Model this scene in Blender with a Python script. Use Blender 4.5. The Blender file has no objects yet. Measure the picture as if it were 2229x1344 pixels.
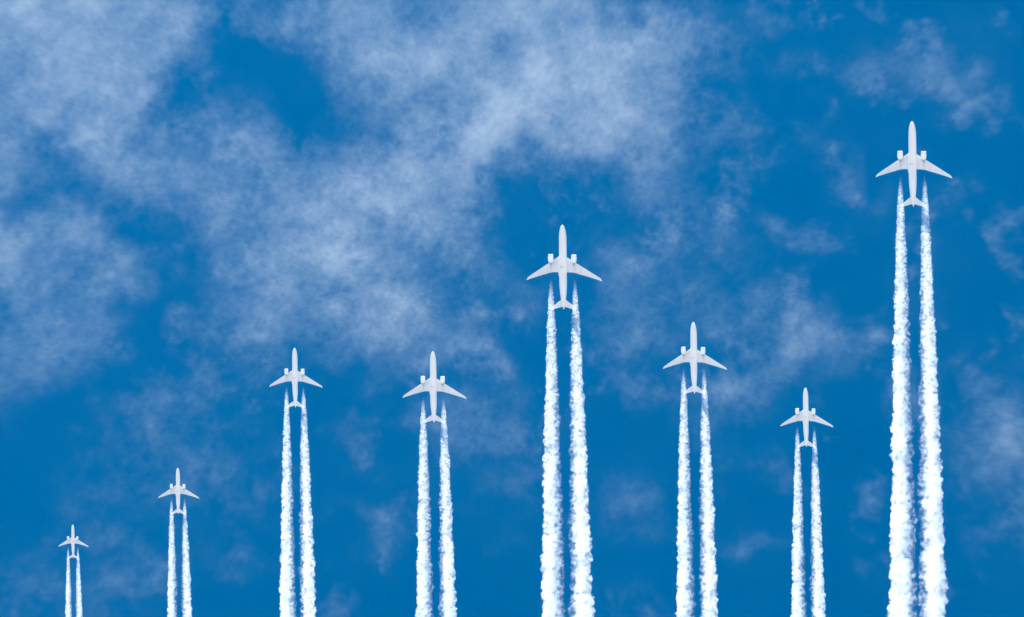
import bpy, bmesh, math, random
import numpy as np
from mathutils import Vector, Matrix

C = bpy.context.scene.collection
scene = bpy.context.scene
PI = math.pi

# ------------------------------------------------------------------ camera
LENS, SENSOR = 200.0, 36.0
FR = SENSOR / LENS                       # frame width per metre of depth
PW, PH = 2229.0, 1344.0
cam_d = bpy.data.cameras.new('camera')
cam = bpy.data.objects.new('camera', cam_d)
C.objects.link(cam)
cam_d.lens, cam_d.sensor_width, cam_d.sensor_fit = LENS, SENSOR, 'HORIZONTAL'
cam_d.clip_start, cam_d.clip_end = 1.0, 200000.0
CAMZ = 1.7
cam.location = (0, 0, CAMZ)
cam.rotation_euler = (PI, 0, 0)          # on the ground, looking straight up; picture right is +X, picture top is -Y
scene.camera = cam

# ------------------------------------------------------------------ sky and sun
SUN_EL = math.radians(35)
SUN_AZ = math.radians(-22)               # from the picture's top, turned towards its left
sun_dir = Vector((math.cos(SUN_EL) * math.sin(SUN_AZ), -math.cos(SUN_EL) * math.cos(SUN_AZ), math.sin(SUN_EL)))
world = bpy.data.worlds.new('World')
scene.world = world
world.use_nodes = True
wn, wl = world.node_tree.nodes, world.node_tree.links
wn.clear()
wo = wn.new('ShaderNodeOutputWorld')
bg = wn.new('ShaderNodeBackground')
sky = wn.new('ShaderNodeTexSky')
sky.sky_type = 'NISHITA'
sky.sun_disc = False
sky.sun_elevation = SUN_EL
sky.sun_rotation = math.atan2(sun_dir.x, sun_dir.y)
sky.altitude = 0
sky.air_density = 1.0
sky.dust_density = 0.3
sky.ozone_density = 3.0
tint = wn.new('ShaderNodeMix')
tint.data_type = 'RGBA'
tint.blend_type = 'MULTIPLY'
tint.inputs[0].default_value = 1.0
tint.inputs[7].default_value = (0.0, 0.69, 1.0, 1)     # deep polarised blue
wl.new(sky.outputs[0], tint.inputs[6])
wl.new(tint.outputs[2], bg.inputs['Color'])
bg.inputs['Strength'].default_value = 0.10
wl.new(bg.outputs[0], wo.inputs['Surface'])

sun_d = bpy.data.lights.new('sun', 'SUN')
sun_d.energy = 5.0
sun_d.angle = math.radians(0.5)
sun_d.color = (1.0, 0.975, 0.95)
sun = bpy.data.objects.new('sun', sun_d)
C.objects.link(sun)
sun.rotation_euler = (-sun_dir).to_track_quat('-Z', 'Y').to_euler()

vs = scene.view_settings
vs.view_transform, vs.look, vs.exposure, vs.gamma = 'Standard', 'None', 0.88, 1.0
vs.use_curve_mapping = False
cy = scene.cycles
cy.max_bounces = 28
cy.volume_bounces = 24
cy.diffuse_bounces = 4
cy.transparent_max_bounces = 32
cy.volume_max_steps = 512
cy.volume_step_rate = 1.0
cy.sample_clamp_indirect = 8.0

# ------------------------------------------------------------------ helpers
def tag(o, label=None, cat=None, group=None, kind=None):
    if label: o['label'] = label
    if cat: o['category'] = cat
    if group: o['group'] = group
    if kind: o['kind'] = kind
    return o

def link_mesh(name, me, mat=None, parent=None, smooth=True):
    if mat is not None and not me.materials:
        me.materials.append(mat)
    if smooth and len(me.polygons):
        me.polygons.foreach_set('use_smooth', [True] * len(me.polygons))
    o = bpy.data.objects.new(name, me)
    C.objects.link(o)
    if parent is not None:
        o.parent = parent
    return o

def mesh_from(name, verts, faces):
    me = bpy.data.meshes.new(name)
    me.from_pydata([tuple(v) for v in verts], [], faces)
    me.update()
    bm = bmesh.new(); bm.from_mesh(me)
    bmesh.ops.recalc_face_normals(bm, faces=bm.faces)
    bm.to_mesh(me); bm.free()
    return me

def loft(rings, cap0=True, cap1=True, closed=False):
    """rings of equal point counts -> verts, faces"""
    n = len(rings[0]); verts = [p for r in rings for p in r]; faces = []
    m = len(rings)
    for i in range(m if closed else m - 1):
        a, b = i * n, ((i + 1) % m) * n
        for k in range(n):
            faces.append((a + k, a + (k + 1) % n, b + (k + 1) % n, b + k))
    if not closed:
        if cap0: faces.append(tuple(range(n - 1, -1, -1)))
        if cap1: faces.append(tuple((m - 1) * n + k for k in range(n)))
    return verts, faces

# ------------------------------------------------------------------ materials
def paint_material(name, col, rough=0.35, grime=0.05, spec=0.5, scale=0.35):
    m = bpy.data.materials.new(name); m.use_nodes = True
    n, l = m.node_tree.nodes, m.node_tree.links
    b = n['Principled BSDF']
    b.inputs['Roughness'].default_value = rough
    b.inputs['Specular IOR Level'].default_value = spec
    tc = n.new('ShaderNodeTexCoord'); mp = n.new('ShaderNodeMapping')
    mp.inputs['Scale'].default_value = (1.0, 0.25, 1.0)      # streaks run along the airflow
    nz = n.new('ShaderNodeTexNoise'); nz.inputs['Scale'].default_value = scale
    nz.inputs['Detail'].default_value = 6; nz.inputs['Roughness'].default_value = 0.65
    rp = n.new('ShaderNodeMapRange'); rp.inputs[1].default_value = 0.35; rp.inputs[2].default_value = 0.75
    mx = n.new('ShaderNodeMix'); mx.data_type = 'RGBA'
    mx.inputs[6].default_value = (*col, 1)
    mx.inputs[7].default_value = (*[c * (1 - grime * 2.4) for c in col], 1)
    l.new(tc.outputs['Object'], mp.inputs[0]); l.new(mp.outputs[0], nz.inputs['Vector'])
    l.new(nz.outputs['Fac'], rp.inputs[0]); l.new(rp.outputs[0], mx.inputs[0])
    l.new(mx.outputs[2], b.inputs['Base Color'])
    return m

M_BODY = paint_material('white_fuselage_paint', (0.77, 0.775, 0.80))
M_WING = paint_material('wing_paint', (0.69, 0.71, 0.75), 0.4, 0.08)
M_ENG = paint_material('engine_paint', (0.86, 0.86, 0.86), 0.3, 0.03)
M_LIP = paint_material('bare_lip_metal', (0.82, 0.82, 0.84), 0.25, 0.03)
M_PYLON_SHADE = paint_material('pylon_shade_grey', (0.58, 0.60, 0.65), 0.5, 0.08)  # wing tone darkened: engine shade aft to the trailing edge, put into the colour
M_DARK = paint_material('dark_intake', (0.22, 0.20, 0.20), 0.6, 0.1)
M_FAN = paint_material('fan_metal', (0.12, 0.12, 0.13), 0.4, 0.1)
M_SEAM = paint_material('grey_panel', (0.42, 0.43, 0.47), 0.5, 0.1)

# ------------------------------------------------------------------ ground (below the camera)
gm = bpy.data.materials.new('pale_dry_ground'); gm.use_nodes = True
gn, gl = gm.node_tree.nodes, gm.node_tree.links
gb = gn['Principled BSDF']; gb.inputs['Roughness'].default_value = 0.95
gt = gn.new('ShaderNodeTexCoord'); gz = gn.new('ShaderNodeTexNoise')
gz.inputs['Scale'].default_value = 0.002; gz.inputs['Detail'].default_value = 10
gr = gn.new('ShaderNodeValToRGB')
gr.color_ramp.elements[0].position = 0.3; gr.color_ramp.elements[0].color = (0.50, 0.47, 0.43, 1)
gr.color_ramp.elements[1].position = 0.7; gr.color_ramp.elements[1].color = (0.63, 0.595, 0.55, 1)
gl.new(gt.outputs['Object'], gz.inputs['Vector']); gl.new(gz.outputs['Fac'], gr.inputs[0])
gl.new(gr.outputs[0], gb.inputs['Base Color'])
G = 90000.0
gv, gf, N = [], [], 24
rng = random.Random(4)
for j in range(N + 1):
    for i in range(N + 1):
        x, y = -G + 2 * G * i / N, -G + 2 * G * j / N
        far = max(0.0, math.hypot(x, y) - 9000) / 9000
        gv.append((x, y, -min(far, 1.0) * rng.uniform(2, 25)))
for j in range(N):
    for i in range(N):
        a = j * (N + 1) + i
        gf.append((a, a + 1, a + N + 2, a + N + 1))
tag(link_mesh('ground', mesh_from('ground', gv, gf), gm, smooth=False), kind='structure')

# ------------------------------------------------------------------ numpy noise
def field(nx, ny, beta, seed, lo=1.0, aniso=(1, 1), ang=0.0):
    """random field with a 1/f^beta spectrum, zero mean, unit deviation"""
    r = np.random.default_rng(seed)
    f = np.fft.fft2(r.standard_normal((ny, nx)))
    ky = np.fft.fftfreq(ny)[:, None] * nx; kx = np.fft.fftfreq(nx)[None, :] * nx
    ca, sa = math.cos(ang), math.sin(ang)
    k = np.sqrt(((kx * ca + ky * sa) * aniso[0]) ** 2 + ((-kx * sa + ky * ca) * aniso[1]) ** 2)
    f *= 1.0 / np.maximum(k, lo) ** beta
    f[0, 0] = 0
    g = np.real(np.fft.ifft2(f))
    return (g - g.mean()) / g.std()

def sample(a, x, y):
    ny, nx = a.shape
    x = np.mod(x, nx - 1.001); y = np.mod(y, ny - 1.001)
    x0 = x.astype(int); y0 = y.astype(int); fx = x - x0; fy = y - y0
    return (a[y0, x0] * (1 - fx) * (1 - fy) + a[y0, x0 + 1] * fx * (1 - fy)
            + a[y0 + 1, x0] * (1 - fx) * fy + a[y0 + 1, x0 + 1] * fx * fy)

# ------------------------------------------------------------------ high thin clouds: a real layer of ice haze, 15.2 km up
CZ, CT = 15200.0, 100.0
VX = 3.2                                 # voxel size
MARG = 1.5
cw = FR * CZ                             # frame width at that height
nx, ny = int(cw * MARG / VX), int(cw * PH / PW * MARG / VX)
# picture-like plan coordinates of every column
gx = ((np.arange(nx) + 0.5) / nx - 0.5) * MARG * PW + PW / 2
gy = ((np.arange(ny) + 0.5) / ny - 0.5) * MARG * PH + PH / 2
X, Y = np.meshgrid(gx, gy)
warp1, warp2 = field(nx, ny, 1.75, 11, 7), field(nx, ny, 1.75, 12, 7)
Xw = X + 30 * warp1
Yw = Y + 30 * warp2
# x, y, rx, ry, angle, optical depth: where the veil is thick (+) and where it has holes (-)
BANKS = [
 (80, 30, 330, 150, 0, .42), (250, 20, 160, 70, 0, .25), (0, 210, 130, 200, 0, .32), (225, 170, 90, 130, 0, .34), (40, 330, 120, 60, 0, .14),
 (330, 110, 100, 100, 0, .14), (520, 10, 160, 30, 0, .22), (420, 270, 140, 60, 20, .18), (320, 365, 45, 40, 0, .26), (250, 240, 60, 60, 0, .2),
 (645, 410, 60, 110, -5, .36), (560, 480, 110, 80, 0, .19), (600, 570, 110, 90, 20, .20), (470, 500, 70, 80, 0, .12),
 (700, 300, 90, 70, 0, .12), (540, 330, 110, 40, 20, .16), (700, 110, 90, 60, -20, .30), (810, 60, 130, 50, 0, .22), (880, 95, 60, 38, 15, .36),
 (980, 40, 120, 60, 0, .24), (930, 170, 130, 60, -25, .24), (1120, 50, 140, 70, 20, .26), (1220, 110, 60, 70, 10, .34), (1260, 190, 90, 60, 40, .34),
 (1370, 170, 100, 70, 0, .26), (1450, 150, 70, 70, 0, .22), (1400, 60, 70, 50, 0, .16), (1150, 200, 130, 70, -10, .26), (1090, 260, 130, 40, -30, .32),
 (1180, 265, 90, 35, 0, .30), (970, 350, 110, 60, -25, .34), (850, 330, 90, 50, -30, .30), (870, 420, 110, 50, 10, .20), (1000, 420, 80, 50, 40, .2),
 (1330, 260, 130, 50, 10, .24), (1440, 290, 80, 60, 0, .16), (1210, 330, 90, 40, 0, .2), (740, 450, 90, 70, 0, .2), (1060, 330, 60, 40, 0, .1),
 (740, 560, 90, 60, 0, .18), (700, 640, 80, 60, 20, .18), (810, 640, 70, 50, 20, .2), (520, 690, 70, 60, 0, .22), (840, 560, 80, 50, 0, .14),
 (960, 490, 90, 40, 30, .16), (1060, 550, 90, 30, 40, .18), (790, 740, 70, 40, 40, .14), (930, 680, 70, 60, 60, .14), (660, 750, 70, 40, 0, .1),
 (140, 490, 90, 40, 10, .26), (60, 520, 80, 50, 0, .18), (190, 520, 50, 30, 30, .2), (250, 590, 60, 40, 40, .12), (150, 690, 110, 80, -20, .22),
 (80, 780, 110, 50, -10, .20), (210, 640, 50, 60, 0, .16), (20, 640, 50, 60, 0, .14), (250, 470, 50, 30, 0, .10), (380, 420, 80, 40, 0, .10),
 (330, 930, 80, 45, 10, .22), (300, 1010, 50, 50, 0, .18), (420, 950, 80, 60, 0, .12), (460, 1005, 50, 25, -30, .18), (200, 1110, 60, 45, 0, .14),
 (120, 1170, 50, 20, 20, .14), (290, 1190, 60, 25, 30, .12), (520, 1080, 35, 22, 0, .14), (300, 1275, 50, 25, 0, .16), (530, 1230, 50, 25, 30, .10),
 (1800, 130, 160, 40, -10, .15), (1740, 200, 50, 110, 30, .16), (1710, 280, 40, 50, 0, .14), (1660, 20, 60, 25, 0, .22), (1900, 130, 110, 40, 10, .14),
 (2120, 220, 45, 40, 0, .24), (2060, 250, 70, 30, 30, .14), (2180, 120, 70, 60, 0, .10), (1980, 190, 110, 40, 20, .10),
 (1630, 320, 50, 30, 20, .22), (1530, 330, 60, 60, 0, .18), (1510, 230, 40, 60, 0, .16), (1560, 280, 50, 50, 0, .10), (1850, 330, 50, 30, 40, .14), (1890, 365, 50, 15, 30, .12),
 (1780, 500, 50, 35, 40, .24), (1760, 470, 30, 30, 0, .12), (1860, 510, 30, 40, -20, .14), (1480, 430, 120, 40, 20, .12),
 (1540, 590, 130, 60, 20, .09), (1640, 640, 70, 50, 20, .16), (1560, 680, 60, 40, 0, .10), (1780, 720, 60, 40, -20, .2), (1700, 760, 90, 35, -35, .22),
 (1840, 820, 50, 60, 40, .14), (1620, 830, 80, 40, -30, .16), (1860, 760, 50, 40, 0, .10), (1400, 760, 60, 40, 20, .2), (1340, 640, 60, 50, 30, .12),
 (2110, 790, 55, 30, 30, .18), (2170, 900, 60, 50, 50, .26), (2150, 1050, 50, 80, -30, .24), (2200, 1120, 50, 60, -20, .22), (2060, 900, 60, 50, 0, .12),
 (2210, 940, 40, 60, 0, .2), (2120, 1190, 60, 60, 0, .14),
 (1010, 950, 45, 35, 20, .20), (1080, 960, 35, 30, 40, .14), (770, 960, 50, 50, 0, .10), (770, 1160, 35, 22, 40, .18), (830, 1170, 35, 30, 30, .12),
 (1140, 1060, 25, 25, 0, .08), (1360, 1090, 60, 25, 30, .10), (1080, 790, 50, 40, 60, .16), (1020, 760, 60, 30, 30, .14),
 (1620, 1000, 45, 35, 30, .14), (1660, 1020, 30, 20, 0, .1), (1640, 1170, 45, 25, 20, .14), (1890, 1230, 40, 30, 40, .12), (1900, 1060, 25, 30, 0, .14),
 (1440, 1180, 60, 40, 0, .06), (1370, 1290, 30, 20, 0, .06), (2150, 1310, 40, 30, 0, .08),
 # holes
 (560, 165, 125, 100, 30, -.40), (500, 110, 60, 60, 0, -.3), (650, 245, 90, 45, 10, -.35), (400, 215, 80, 30, -40, -.26), (345, 250, 50, 35, 0, -.2), (130, 920, 160, 90, 0, -.25), (60, 1020, 110, 110, 0, -.3), (380, 490, 60, 40, -30, -.2), (300, 470, 60, 30, 0, -.12), (320, 700, 60, 80, 0, -.2), (1340, 520, 60, 60, 0, -.12), (150, 400, 70, 60, 0, -.28), (50, 400, 50, 40, 0, -.14), (130, 330, 60, 30, 0, -.08),
 (1340, 390, 50, 55, 0, -.22), (1150, 430, 90, 50, 0, -.16), (1120, 330, 60, 20, 0, -.06), (340, 640, 90, 130, 10, -.14), (1640, 130, 90, 130, 0, -.2), (1350, 30, 20, 30, 0, -.12),
 (760, 200, 40, 40, -20, -.06), (980, 240, 50, 20, -40, -.1), (1290, 330, 60, 20, 0, -.08), (820, 480, 30, 40, 30, -.1), (300, 820, 150, 60, 0, -.1), (450, 20, 30, 30, 0, -.05),
]
big = field(nx, ny, 2.0, 41, 5)
B = 0.004 + 0.006 * np.clip(big, -1, 2)
HOLE = np.ones(X.shape)
B += 0.055 * np.clip(1 - X / 1500, 0, 1) * np.clip(1.25 - Y / 1100, 0, 1)
for (bx, by, rx, ry, an, am) in BANKS:
    a = math.radians(an); dx, dy = Xw - bx, Yw - by
    u = (dx * math.cos(a) + dy * math.sin(a)) / (rx * 1.03)
    v = (-dx * math.sin(a) + dy * math.cos(a)) / (ry * 1.03)
    if am > 0 and bx < 470 and by < 420: am *= 0.62
    elif am > 0 and 850 < bx < 1480 and by < 430: am *= 1.18
    elif am > 0 and bx > 1700 and by < 300: am *= 0.24
    elif am > 0 and (bx > 1500 or by > 900): am *= 0.47
    elif am > 0 and bx < 300 and by > 440: am *= 0.46
    elif am > 0 and by > 250 and bx < 860: am *= 0.55
    elif am > 0: am *= 0.85
    g = np.exp(-(u * u + v * v) * 0.62)
    if am > 0: B += am * 0.72 * g
    else: HOLE *= 1 - min(0.95, -am * 2.8) * g
B = 0.62 * (1 - np.exp(-B / 0.62)) * HOLE
# outside the picture the same broken veil goes on
out = np.clip(np.maximum(np.abs(X - PW / 2) / (PW / 2) - 1.0, np.abs(Y - PH / 2) / (PH / 2) - 1.0) / 0.12, 0, 1)
B += out * 0.12 * np.clip(field(nx, ny, 2.0, 31, 3) + 0.2, 0, 2)
fr = field(nx, ny, 1.60, 21, 9)                   # clumps down to fine mottling
fb = field(nx, ny, 1.50, 23, 12, (1.0, 0.78), math.radians(-30))
fc = field(nx, ny, 1.15, 24, 45)
Bp = np.clip(B, 0, None)
F = 0.62 * fr + 0.50 * fb + 0.32 * fc
fw = field(nx, ny, 1.65, 57, 15)                   # scraps of thinner veil everywhere
Bp = Bp + 0.036 * HOLE * (1 - 0.55 * np.clip((Y - 800) / 200, 0, 1)) * np.clip(fw - 0.4, 0, 2.5) ** 1.3 * (1 - 0.5 * np.clip(Bp * 4, 0, 1))
OD = Bp * np.exp((0.20 + 0.26 * np.clip(1 - Bp * 3.2, 0, 1)) * F) + np.clip(Bp * 5, 0.12, 1) * 0.022 * F
OD = np.clip(0.008 * np.logaddexp(0, (OD - 0.012) / 0.008) - 0.0008, 0, None)
OD = np.clip(OD, 0.0, 0.95)
OD = np.where(OD < 0.5, OD, 0.5 + (OD - 0.5) * 0.8)
edge = np.clip(1.0 - (np.maximum(np.abs(X - PW / 2) / (PW / 2), np.abs(Y - PH / 2) / (PH / 2)) - MARG + 0.12) / 0.12, 0, 1)
OD *= edge

CGAIN = 0.37
cmesh = bpy.data.meshes.new('clouds')
cmesh.vertices.add(nx * ny)
co = np.zeros((nx * ny, 3), dtype=np.float32)
co[:, 0] = ((X.ravel() - PW / 2) / PW) * cw
co[:, 1] = ((Y.ravel() - PH / 2) / PW) * cw
cmesh.vertices.foreach_set('co', co.ravel())
at = cmesh.attributes.new('depth', 'FLOAT', 'POINT')
at.data.foreach_set('value', OD.astype(np.float32).ravel())
cmesh.update()
clouds = bpy.data.objects.new('clouds', cmesh)
C.objects.link(clouds)
clouds.location = (0, 0, CZ)
tag(clouds, 'thin pale torn veil of high cloud spread over the deep blue sky behind the airliners', 'clouds', kind='stuff')

vm = bpy.data.materials.new('thin_ice_cloud'); vm.use_nodes = True
vn, vl = vm.node_tree.nodes, vm.node_tree.links
vn.clear()
vo = vn.new('ShaderNodeOutputMaterial'); vp = vn.new('ShaderNodeVolumePrincipled')
vp.inputs['Color'].default_value = (1.0, 0.985, 0.94, 1)
vp.inputs['Density'].default_value = 0.001   # the grid holds a thousand times the density
vp.inputs['Anisotropy'].default_value = 0.0
vl.new(vp.outputs[0], vo.inputs['Volume'])
vm.cycles.volume_interpolation = 'LINEAR'
vm.cycles.volume_step_rate = 6.0

ng = bpy.data.node_groups.new('cloud_layer', 'GeometryNodeTree')
ng.interface.new_socket('Geometry', in_out='INPUT', socket_type='NodeSocketGeometry')
ng.interface.new_socket('Geometry', in_out='OUTPUT', socket_type='NodeSocketGeometry')
N_, L_ = ng.nodes, ng.links
gi, go = N_.new('NodeGroupInput'), N_.new('NodeGroupOutput')
vc = N_.new('GeometryNodeVolumeCube')
NZ = 5
x0, y0 = -cw * MARG / 2, -cw * MARG * PH / PW / 2
vc.inputs['Min'].default_value = (x0, y0, -CT / 2)
vc.inputs['Max'].default_value = (-x0, -y0, CT / 2)
vc.inputs['Resolution X'].default_value = nx
vc.inputs['Resolution Y'].default_value = ny
vc.inputs['Resolution Z'].default_value = NZ
pos = N_.new('GeometryNodeInputPosition'); sp = N_.new('ShaderNodeSeparateXYZ')
L_.new(pos.outputs[0], sp.inputs[0])
def gmath(op, a, b=None, c=None):
    m = N_.new('ShaderNodeMath'); m.operation = op
    for k, v in enumerate((a, b, c)):
        if v is None: continue
        if isinstance(v, (int, float)): m.inputs[k].default_value = v
        else: L_.new(v, m.inputs[k])
    return m.outputs[0]
# slant the columns a little with height so the veil is not a straight extrusion
zz = sp.outputs['Z']
ix = gmath('FLOOR', gmath('DIVIDE', gmath('SUBTRACT', sp.outputs['X'], x0), -2 * x0 / nx))
iy = gmath('FLOOR', gmath('DIVIDE', gmath('SUBTRACT', sp.outputs['Y'], y0), -2 * y0 / ny))
ix = gmath('MINIMUM', gmath('MAXIMUM', ix, 0), nx - 1)
iy = gmath('MINIMUM', gmath('MAXIMUM', iy, 0), ny - 1)
idx = gmath('ADD', gmath('MULTIPLY', iy, nx), ix)
si = N_.new('GeometryNodeSampleIndex'); si.data_type = 'FLOAT'; si.domain = 'POINT'
na = N_.new('GeometryNodeInputNamedAttribute'); na.data_type = 'FLOAT'; na.inputs['Name'].default_value = 'depth'
L_.new(gi.outputs[0], si.inputs['Geometry'])
L_.new(na.outputs[0], si.inputs['Value'])
L_.new(idx, si.inputs['Index'])
dens = gmath('MULTIPLY', si.outputs[0], 1000.0 * CGAIN / (CT * (NZ - 1) / NZ))
L_.new(dens, vc.inputs['Density'])
sm = N_.new('GeometryNodeSetMaterial'); sm.inputs['Material'].default_value = vm
L_.new(vc.outputs[0], sm.inputs[0]); L_.new(sm.outputs[0], go.inputs[0])
md = clouds.modifiers.new('layer', 'NODES'); md.node_group = ng
cmesh.materials.append(vm)

# ------------------------------------------------------------------ the airliner
U = 73.9 / 1037.0                         # one traced unit in metres (the aircraft is 1037 units long)
ROLL, PITCH, YAW = math.radians(12), math.radians(-7), math.radians(-0.55)
Y0 = 1037 * U / 2
def fy(f): return f * U - Y0              # distance behind the nose -> local y

def interp(t, pts):
    for (a, va), (b, vb) in zip(pts, pts[1:]):
        if t <= b:
            k = (t - a) / (b - a) if b > a else 0
            return va + (vb - va) * max(0, min(1, k))
    return pts[-1][1]

def build_fuselage(parent):
    prof = [(0, 0.8), (3, 7), (9, 13), (20, 20), (38, 27.5), (60, 33.5), (90, 39.5), (125, 43.5), (165, 45.6), (210, 46.3), (400, 46.5), (600, 46.5), (700, 46.2),
            (760, 44.5), (810, 41.5), (860, 37), (905, 31.5), (945, 25), (980, 18.5), (1010, 12), (1028, 6.5), (1037, 2.2)]
    zc = [(0, -9), (60, -6), (150, 0), (700, 0), (800, 5), (900, 13), (980, 20), (1037, 25)]
    zr = [(0, 1), (150, 1), (700, 1), (1037, 0.95)]
    rings = []
    for f, r in prof:
        r *= U; c = interp(f, zc) * U
        rings.append([(r * math.cos(2 * PI * k / 40), fy(f), c + r * interp(f, zr) * math.sin(2 * PI * k / 40)) for k in range(40)])
    return link_mesh('fuselage', mesh_from('fuselage', *loft(rings)), M_BODY, parent)

def build_belly(parent):
    prof = [(350, 6, 0), (380, 34, 0), (420, 50, 1), (480, 55, 2), (560, 54, 2), (610, 48, 1), (650, 36, 0), (680, 8, 0)]
    rings = []
    for f, w, d in prof:
        rw = w * U; rz = (18 + d * 2) * U
        rings.append([(rw * math.copysign(abs(math.cos(a)) ** 0.8, math.cos(a)), fy(f),
                       -32 * U + (rz * (0.6 + w / 130)) * math.copysign(abs(math.sin(a)) ** 0.9, math.sin(a)))
                      for a in (2 * PI * k / 28 for k in range(28))])
    return link_mesh('belly_fairing', mesh_from('belly_fairing', *loft(rings)), M_BODY, parent)

def airfoil(lx, le, te, z, thick, tw=0.0, n=11):
    """section ring in local metres: upper side from te to le, lower side back"""
    c = te - le; pts = []
    def half(t): return 5 * thick * c * (0.2969 * math.sqrt(t) - 0.126 * t - 0.3516 * t * t + 0.2843 * t ** 3 - 0.1015 * t ** 4)
    ts = [(1 - math.cos(PI * k / n)) / 2 for k in range(n + 1)]
    cam_ = lambda t: 0.018 * c * math.sin(PI * t) - 0.02 * c * t
    for t in reversed(ts): pts.append((lx, le + c * t, z + cam_(t) + half(t)))
    for t in ts[1:-1]: pts.append((lx, le + c * t, z + cam_(t) - half(t)))
    return pts

WING = [(0, 360, 581), (46, 391, 581), (90, 420, 581.5), (122, 441, 582), (150, 459, 587), (200, 491, 603), (280, 543, 625), (350, 588, 648), (400, 621, 664), (430, 641, 674), (442, 652, 679), (450, 663, 682.5), (457, 677, 686)]
def wz(d):
    t = d / 458.0
    return -2.1 + 4.2 * t + 3.0 * t * t
def wing_sec(d):
    for (a, l0, t0), (b, l1, t1) in zip(WING, WING[1:]):
        if d <= b:
            k = (d - a) / (b - a)
            return l0 + (l1 - l0) * k, t0 + (t1 - t0) * k
def build_wing(side, parent):
    rings = []
    for d, le, te in WING:
        z = wz(d); sh = 0.12 * z
        rings.append(airfoil(side * d * U * 1.022, fy(le) + sh, fy(te) + sh, z, 0.125 - 0.035 * min(1, d / 200)))
    w = link_mesh('wing', mesh_from('wing', *loft(rings)), M_WING, parent)
    # flap track fairings: slim pods under the trailing edge
    for d, ln, wd in ((135, 62, 7.5), (203, 50, 6.2), (279, 42, 5.2)):
        le, te = wing_sec(d); z = wz(d); sh = 0.12 * z; rr = []
        for t in [0, .06, .15, .3, .5, .7, .85, .95, 1]:
            r = wd * U * 0.5 * (math.sin(PI * min(1, t ** 0.75)) ** 0.6 + 0.03) if 0 < t < 1 else 0.03
            f = te + 9 - ln * (1 - t)
            rr.append([(side * d * U * 1.022 + r * math.cos(q), fy(f) + sh, z - 0.30 - 0.30 * t + r * 1.25 * math.sin(q)) for q in (2 * PI * k / 12 for k in range(12))])
        link_mesh('flap_fairing', mesh_from('flap_fairing', *loft(rr)), M_WING, w)
    return w

EX, EZ = 140.5, -2.75
def build_engine(side, parent):
    cx = side * EX * U * 1.022
    def ring(f, r, n=32): return [(cx + r * U * math.cos(2 * PI * k / n), fy(f), EZ + r * U * math.sin(2 * PI * k / n)) for k in range(n)]
    shell = [(371, 28.5), (380, 31), (392, 33), (408, 33.8), (424, 33.2), (438, 31), (449, 27.8), (458, 24.5), (456, 23), (440, 24), (415, 25), (390, 24.6), (371, 26.5)]
    v, f_ = loft([ring(a, b) for a, b in shell], closed=True)
    e = link_mesh('engine', mesh_from('engine', v, f_), M_ENG, parent)
    lip = [(371.5, 26.4), (366, 26.6), (361.5, 27.4), (359, 28.6), (359.5, 30), (363, 31), (371.5, 31.4), (380, 31.3), (379, 28)]
    v, f_ = loft([ring(a, b) for a, b in lip], closed=True)
    link_mesh('intake_lip', mesh_from('intake_lip', v, f_), M_LIP, e)
    # fan: hub and 18 twisted blades standing on a dark disc
    fv, ff = [], []
    yb = fy(386)
    for k in range(32):
        a = 2 * PI * k / 32
        fv.append((cx + 24.4 * U * math.cos(a), yb + 0.25, EZ + 24.4 * U * math.sin(a)))
    fv.append((cx, yb + 0.25, EZ)); c0 = 32
    for k in range(32): ff.append((k, (k + 1) % 32, c0))
    for k in range(18):
        a = 2 * PI * k / 18; b = len(fv)
        for rr, tw, dy in ((7, .10, -.12), (24, .14, -.12), (24, -.04, .10), (7, -.10, .10)):
            fv.append((cx + rr * U * math.cos(a + tw), yb + dy, EZ + rr * U * math.sin(a + tw)))
        ff.append((b, b + 1, b + 2, b + 3))
    link_mesh('fan', mesh_from('fan', fv, ff), M_FAN, e, smooth=False)
    cone = [ring(a, b, 20) for a, b in ((376, .6), (379, 4), (384, 7), (388, 8.5))]
    link_mesh('spinner', mesh_from('spinner', *loft(cone)), M_FAN, e)
    noz = [ring(a, b, 24) for a, b in ((430, 21), (450, 20.5), (468, 16.5), (480, 13.5), (479, 12), (460, 8), (430, 8))]
    link_mesh('exhaust_nozzle', mesh_from('exhaust_nozzle', *loft(noz)), M_SEAM, e)
    plug = [ring(a, b, 16) for a, b in ((455, 9), (478, 8), (492, 4), (499, .8))]
    link_mesh('exhaust_plug', mesh_from('exhaust_plug', *loft(plug)), M_SEAM, e)
    # pylon between nacelle and wing
    zt = wz(EX) - 0.15
    rr = []
    for f, w, lo, hi in ((392, .5, EZ + 2.2, EZ + 2.45), (410, 4, EZ + 2.1, zt + .15), (440, 5.5, EZ + 1.7, zt + .25), (480, 5.5, EZ + 1.1, zt + .2), (525, 4.5, zt - .75, zt), (560, 1, zt - .35, zt - .1)):
        rr.append([(cx - w * U, fy(f), lo), (cx + w * U, fy(f), lo), (cx + w * U, fy(f), hi), (cx - w * U, fy(f), hi)])
    link_mesh('pylon', mesh_from('pylon', *loft(rr)), M_PYLON_SHADE, e, smooth=False)
    return e

def build_tailplane(side, parent):
    rings = []
    for d, le, te in ((0, 893, 1000), (30, 917, 1006), (75, 952, 1020), (125, 992, 1035), (143, 1006, 1041), (150, 1014, 1043)):
        z = 0.9 + 0.09 * d * U; sh = 0.12 * (z + .5)
        rings.append(airfoil(side * d * U * 1.02, fy(le) + sh, fy(te) + sh, z, 0.09))
    return link_mesh('tailplane', mesh_from('tailplane', *loft(rings)), M_WING, parent)

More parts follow.
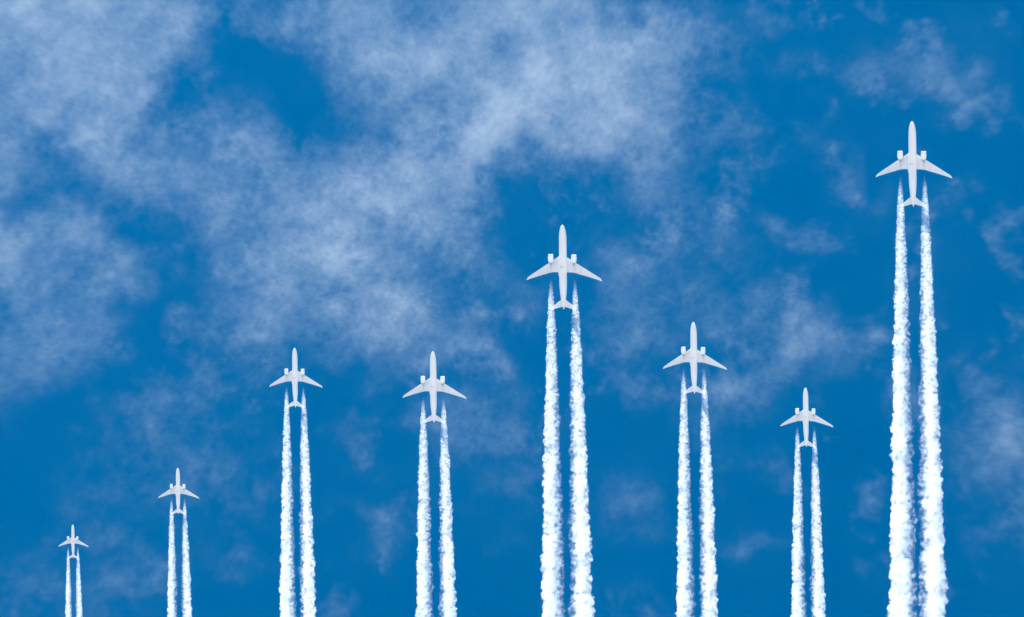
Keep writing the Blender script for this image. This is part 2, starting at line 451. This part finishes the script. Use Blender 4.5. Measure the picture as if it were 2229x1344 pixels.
def build_fin(parent):
    rings = []
    for h, le, te in ((0, 838, 1000), (2.5, 862, 1003), (6, 905, 1010), (9.4, 947, 1016), (9.9, 960, 1017)):
        sec = airfoil(0, fy(le), fy(te), 0, 0.085)
        rings.append([(p[2], p[1], 2.4 + h) for p in sec])
    return link_mesh('tail_fin', mesh_from('tail_fin', *loft(rings)), M_BODY, parent)

def build_airliner():
    root = bpy.data.objects.new('airliner', None)
    C.objects.link(root); root.empty_display_size = 5
    build_fuselage(root); build_belly(root)
    for s in (-1, 1):
        build_wing(s, root); build_engine(s, root); build_tailplane(s, root)
    build_fin(root)
    # two air conditioning inlets under the belly
    for s in (-1, 1):
        zb = -5.0
        me = mesh_from('belly_inlet', [(s * 1.05 + a * .28, fy(510) + b * .45, zb + c) for a, b, c in
             ((-1, -1, -.32), (1, -1, -.32), (1.3, 1, -.05), (-1.3, 1, -.05), (-1, -1, .3), (1, -1, .3), (1.3, 1, .3), (-1.3, 1, .3))],
             [(0, 1, 2, 3), (4, 5, 6, 7), (0, 1, 5, 4), (1, 2, 6, 5), (2, 3, 7, 6), (3, 0, 4, 7)])
        link_mesh('belly_inlet', me, M_SEAM, root, smooth=False)
    return root

def copy_tree(o, parent=None):
    c = o.copy(); C.objects.link(c)
    if parent is not None: c.parent = parent
    for ch in o.children: copy_tree(ch, c)
    return c

# nose x, y and length in picture units; labels
PLANES = [
 (158.5, 1142, 74, 'smallest white airliner, far from the rest at the lower left of the rising line'),
 (387, 1019, 100.5, 'small white airliner second from the left, flying just above the smallest one'),
 (641.5, 757.5, 130.5, 'third white airliner from the left, its nose level with the bigger one beside it'),
 (942.5, 764.5, 156.5, 'white airliner flying between the lone high central one and a smaller one level with it'),
 (1224.5, 489.5, 185, 'large white airliner near the picture centre, second highest of all'),
 (1509.5, 701, 157, 'white airliner right of the large central one and above the little one beside it'),
 (1753.5, 844, 130, 'small white airliner flying low between two larger ones near the long right-hand trails'),
 (1985.5, 264, 187, 'highest white airliner, at the top right ahead of the longest pair of trails'),
]
WHICH = ['smallest', 'second smallest', None]

Rbody = Matrix.Rotation(YAW, 3, 'Z') 
Ry = Matrix(((math.cos(ROLL), 0, math.sin(ROLL)), (0, 1, 0), (-math.sin(ROLL), 0, math.cos(ROLL))))
sp_, cp_ = math.sin(PITCH), math.cos(PITCH)
Rx = Matrix(((1, 0, 0), (0, cp_, sp_), (0, -sp_, cp_)))
Rbody = Rbody @ Rx @ Ry
def ray(px, py):
    return Vector(((px - PW / 2) / PW * FR, (py - PH / 2) / PW * FR, 1.0))

proto = build_airliner()
places = []
for i, (px, py, ln, lab) in enumerate(PLANES):
    o = proto if i == 0 else copy_tree(proto)
    mppx = 73.9 / ln * 0.9925                     # metres per picture unit at the aircraft
    dist = mppx * PW / FR
    cx_, cy_ = px + 1.0 * ln / 187, py + ln / 2
    r = ray(cx_, cy_)
    q = Vector((0, 0, 1)).rotation_difference(r.normalized()).to_matrix()
    M = (q @ Rbody).to_4x4()
    M.translation = r * dist + Vector((0, 0, CAMZ))
    o.matrix_world = M
    tag(o, lab, 'airliner', 'white twin-engined airliners flying the same way')
    places.append((M.copy(), dist, mppx, px, py, ln))

# ------------------------------------------------------------------ contrails
def contrail_material(side):
    m = bpy.data.materials.new('contrail_ice'); m.use_nodes = True
    n, l = m.node_tree.nodes, m.node_tree.links
    n.clear()
    out = n.new('ShaderNodeOutputMaterial')
    def mt(op, a, b=None, c=None, clamp=False):
        q = n.new('ShaderNodeMath'); q.operation = op; q.use_clamp = clamp
        for k, v in enumerate((a, b, c)):
            if v is None: continue
            if isinstance(v, (int, float)): q.inputs[k].default_value = v
            else: l.new(v, q.inputs[k])
        return q.outputs[0]
    def mr(v, a, b, c, d, smooth=True):
        q = n.new('ShaderNodeMapRange'); q.interpolation_type = 'SMOOTHSTEP' if smooth else 'LINEAR'
        for k, w in enumerate((v, a, b, c, d)):
            if isinstance(w, (int, float)): q.inputs[k].default_value = w
            else: l.new(w, q.inputs[k])
        return q.outputs[0]
    tc = n.new('ShaderNodeTexCoord'); sx = n.new('ShaderNodeSeparateXYZ')
    l.new(tc.outputs['Object'], sx.inputs[0])
    s = mt('MAXIMUM', sx.outputs['Y'], 0.3)
    half = mt('MULTIPLY', mt('POWER', s, 0.53), KW)               # half width
    cen = mt('ADD', mt('MULTIPLY', s, CEN[side][1]), CEN[side][0])
    u = mt('DIVIDE', mt('SUBTRACT', sx.outputs['X'], cen), half)  # -1 .. 1 across
    u = mt('MULTIPLY', u, float(-side))                            # +1 is the side facing the twin trail
    nz = n.new('ShaderNodeTexNoise'); nz.inputs['Scale'].default_value = 2.6
    nz.inputs['Detail'].default_value = 4.0; nz.inputs['Roughness'].default_value = 0.62
    # turbulence cells grow with the trail's own width
    cb = n.new('ShaderNodeCombineXYZ'); oi = n.new('ShaderNodeObjectInfo')
    l.new(u, cb.inputs[0]); l.new(mt('MULTIPLY', mt('POWER', s, 0.47), 1 / (0.47 * KW)), cb.inputs[1])
    l.new(mt('ADD', mt('DIVIDE', sx.outputs['Z'], half), mt('MULTIPLY', oi.outputs['Random'], 60.0)), cb.inputs[2])
    l.new(cb.outputs[0], nz.inputs['Vector'])
    # thin shredded start, solid later; the inner flank stays shredded
    young = mr(s, 0.0, 34.0, 0.11, 0.0)
    inner = mt('MULTIPLY', mr(u, -0.2, 0.95, 0.0, 0.085), mr(s, 30.0, 200.0, 0.35, 1.0))
    thr = mt('ADD', mt('ADD', young, inner), 0.38)
    d = mr(nz.outputs['Fac'], thr, mt('ADD', thr, 0.24), 0.0, 1.0)
    fade = mt('MULTIPLY', mr(s, 0.0, 40.0, 1.3, 0.5), mr(s, 0.0, 20.0, 0.10, 1.0))
    n2 = n.new('ShaderNodeTexNoise'); n2.inputs['Scale'].default_value = 1.1
    n2.inputs['Detail'].default_value = 2.0
    l.new(cb.outputs[0], n2.inputs['Vector'])
    patch = mr(n2.outputs['Fac'], 0.36, 0.60, 0.30, 1.25)
    thin = mt('SUBTRACT', 1.0, mt('MULTIPLY', mr(u, -0.15, 0.85, 0.0, 0.72), mr(s, 30.0, 180.0, 0.2, 1.0)))
    dens = mt('MULTIPLY', mt('MULTIPLY', mt('MULTIPLY', mt('MULTIPLY', d, fade), patch), thin), DENS)
    vol = n.new('ShaderNodeVolumePrincipled')
    vol.inputs['Color'].default_value = (1, 1, 1, 1)
    vol.inputs['Anisotropy'].default_value = 0.45
    l.new(dens, vol.inputs['Density'])
    l.new(vol.outputs[0], out.inputs['Volume'])
    # skin: a film of ice crystals, torn open by the same turbulence
    tr = n.new('ShaderNodeBsdfTransparent'); df = n.new('ShaderNodeBsdfTranslucent'); dd = n.new('ShaderNodeBsdfDiffuse')
    df.inputs['Color'].default_value = (0.9, 0.9, 0.9, 1); dd.inputs['Color'].default_value = (0.9, 0.9, 0.9, 1)
    a = n.new('ShaderNodeMixShader'); a.inputs[0].default_value = 0.5
    l.new(df.outputs[0], a.inputs[1]); l.new(dd.outputs[0], a.inputs[2])
    b = n.new('ShaderNodeMixShader')
    l.new(mt('MULTIPLY', d, SKIN), b.inputs[0]); l.new(tr.outputs[0], b.inputs[1]); l.new(a.outputs[0], b.inputs[2])
    l.new(b.outputs[0], out.inputs['Surface'])
    m.cycles.volume_step_rate = STEP
    return m

PM = 73.9 / 187.0
KW = 0.5 * 1.70 * (1 / PM) ** 0.53 * PM       # half width = KW * s**0.53 (metres)
CEN = {-1: (-2.0 * PM, 0.0075), 1: (1.3 * PM, 0.020)}
DENS, SKIN, STEP = 0.60, 0.02, 0.04
CM = {-1: contrail_material(-1), 1: contrail_material(1)}

def contrail_mesh(side, seed, length):
    """closed tube whose skin billows like cauliflower: lobes that grow with the trail"""
    r = np.random.default_rng(seed)
    # rings: spacing grows with width
    s, ss = 0.25, []
    while s < length:
        ss.append(s); s += max(0.22, 0.062 * KW * s ** 0.53)
    ss.append(length)
    ss = np.array(ss); nr, na = len(ss), 64
    w = KW * ss ** 0.53
    # running coordinate in units of local half width
    t = np.concatenate([[0], np.cumsum(np.diff(ss) / ((w[1:] + w[:-1]) / 2))])
    th = 2 * PI * np.arange(na) / na
    T, A = np.meshgrid(t, th, indexing='ij')
    disp = np.zeros_like(T)
    tot = t[-1]
    for size, dens_, amp in ((0.30, 1.8, 0.9), (0.18, 9.0, 1.0), (0.09, 50.0, 1.4)):
        k = int(tot * 2 * PI * dens_)
        bt = r.uniform(0, tot, k); ba = r.uniform(0, 2 * PI, k); br = size * np.clip(r.lognormal(-0.15, 0.34, k), 0.35, 1.45)
        layer = np.zeros_like(T)
        order = np.argsort(bt)
        for j in order:
            lo = np.searchsorted(t, bt[j] - br[j]); hi = np.searchsorted(t, bt[j] + br[j])
            if hi <= lo: continue
            dt = T[lo:hi] - bt[j]; da = (A[lo:hi] - ba[j] + PI) % (2 * PI) - PI
            q = br[j] ** 2 - dt * dt - da * da * 0.8
            layer[lo:hi] = np.maximum(layer[lo:hi], np.sqrt(np.clip(q, 0, None)) * amp)
        disp += layer * 0.55
    base = 0.77 + disp
    base *= (1 + 0.05 * np.sin(T * 0.9 + seed)) 
    taper = np.clip(ss / 3.0, 0.25, 1)[:, None]
    R = w[:, None] * base * taper
    cen = CEN[side][0] * np.clip(ss / 8.0, 0, 1) + CEN[side][1] * ss
    V = np.zeros((nr, na, 3))
    V[:, :, 0] = cen[:, None] + R * np.cos(A)
    V[:, :, 1] = ss[:, None]
    V[:, :, 2] = R * np.sin(A)
    V = V.reshape(-1, 3)
    i = np.arange(nr - 1)[:, None] * na; k = np.arange(na)[None, :]
    F = np.stack([i + k, i + (k + 1) % na, i + na + (k + 1) % na, i + na + k], -1).reshape(-1, 4)
    faces = [tuple(x) for x in F.tolist()]
    faces.append(tuple(range(na - 1, -1, -1))); faces.append(tuple((nr - 1) * na + q for q in range(na)))
    me = bpy.data.meshes.new('contrail')
    me.from_pydata(V.tolist(), [], faces)
    me.update()
    # outward winding
    bm = bmesh.new(); bm.from_mesh(me)
    if bm.calc_volume(signed=True) < 0:
        bmesh.ops.reverse_faces(bm, faces=bm.faces)
    bm.to_mesh(me); bm.free()
    return me

WHO = ['the smallest airliner', 'the second smallest airliner, the second from the left', 'the third airliner from the left',
       'the fourth airliner from the left', 'the large central airliner', 'the airliner right of the large central one',
       'the small low airliner near the right', 'the highest airliner']
for i, (M, dist, mppx, px, py, ln) in enumerate(places):
    vis = (PH - py) * mppx
    for side in (-1, 1):
        me = contrail_mesh(side, 100 + i * 7 + side, vis * 1.25 + 60)
        o = link_mesh('contrail', me, CM[side])
        # starts a little behind the engine, seen at the traced spot under the wing's trailing edge
        eng = M @ Vector((side * EX * U * 1.022, fy(470), EZ))
        k = ln / 187
        sxp = (1962 if side < 0 else 2011) - 1985.5
        r = ray(px + sxp * k, py + (378 - 264) * k)
        o.location = r * ((eng.z - CAMZ)) + Vector((0, 0, CAMZ))
        lr = 'left' if side < 0 else 'right'
        tag(o, '%s of the two white trails behind %s' % (lr, WHO[i]), 'contrail', 'billowing white contrails behind the airliners')
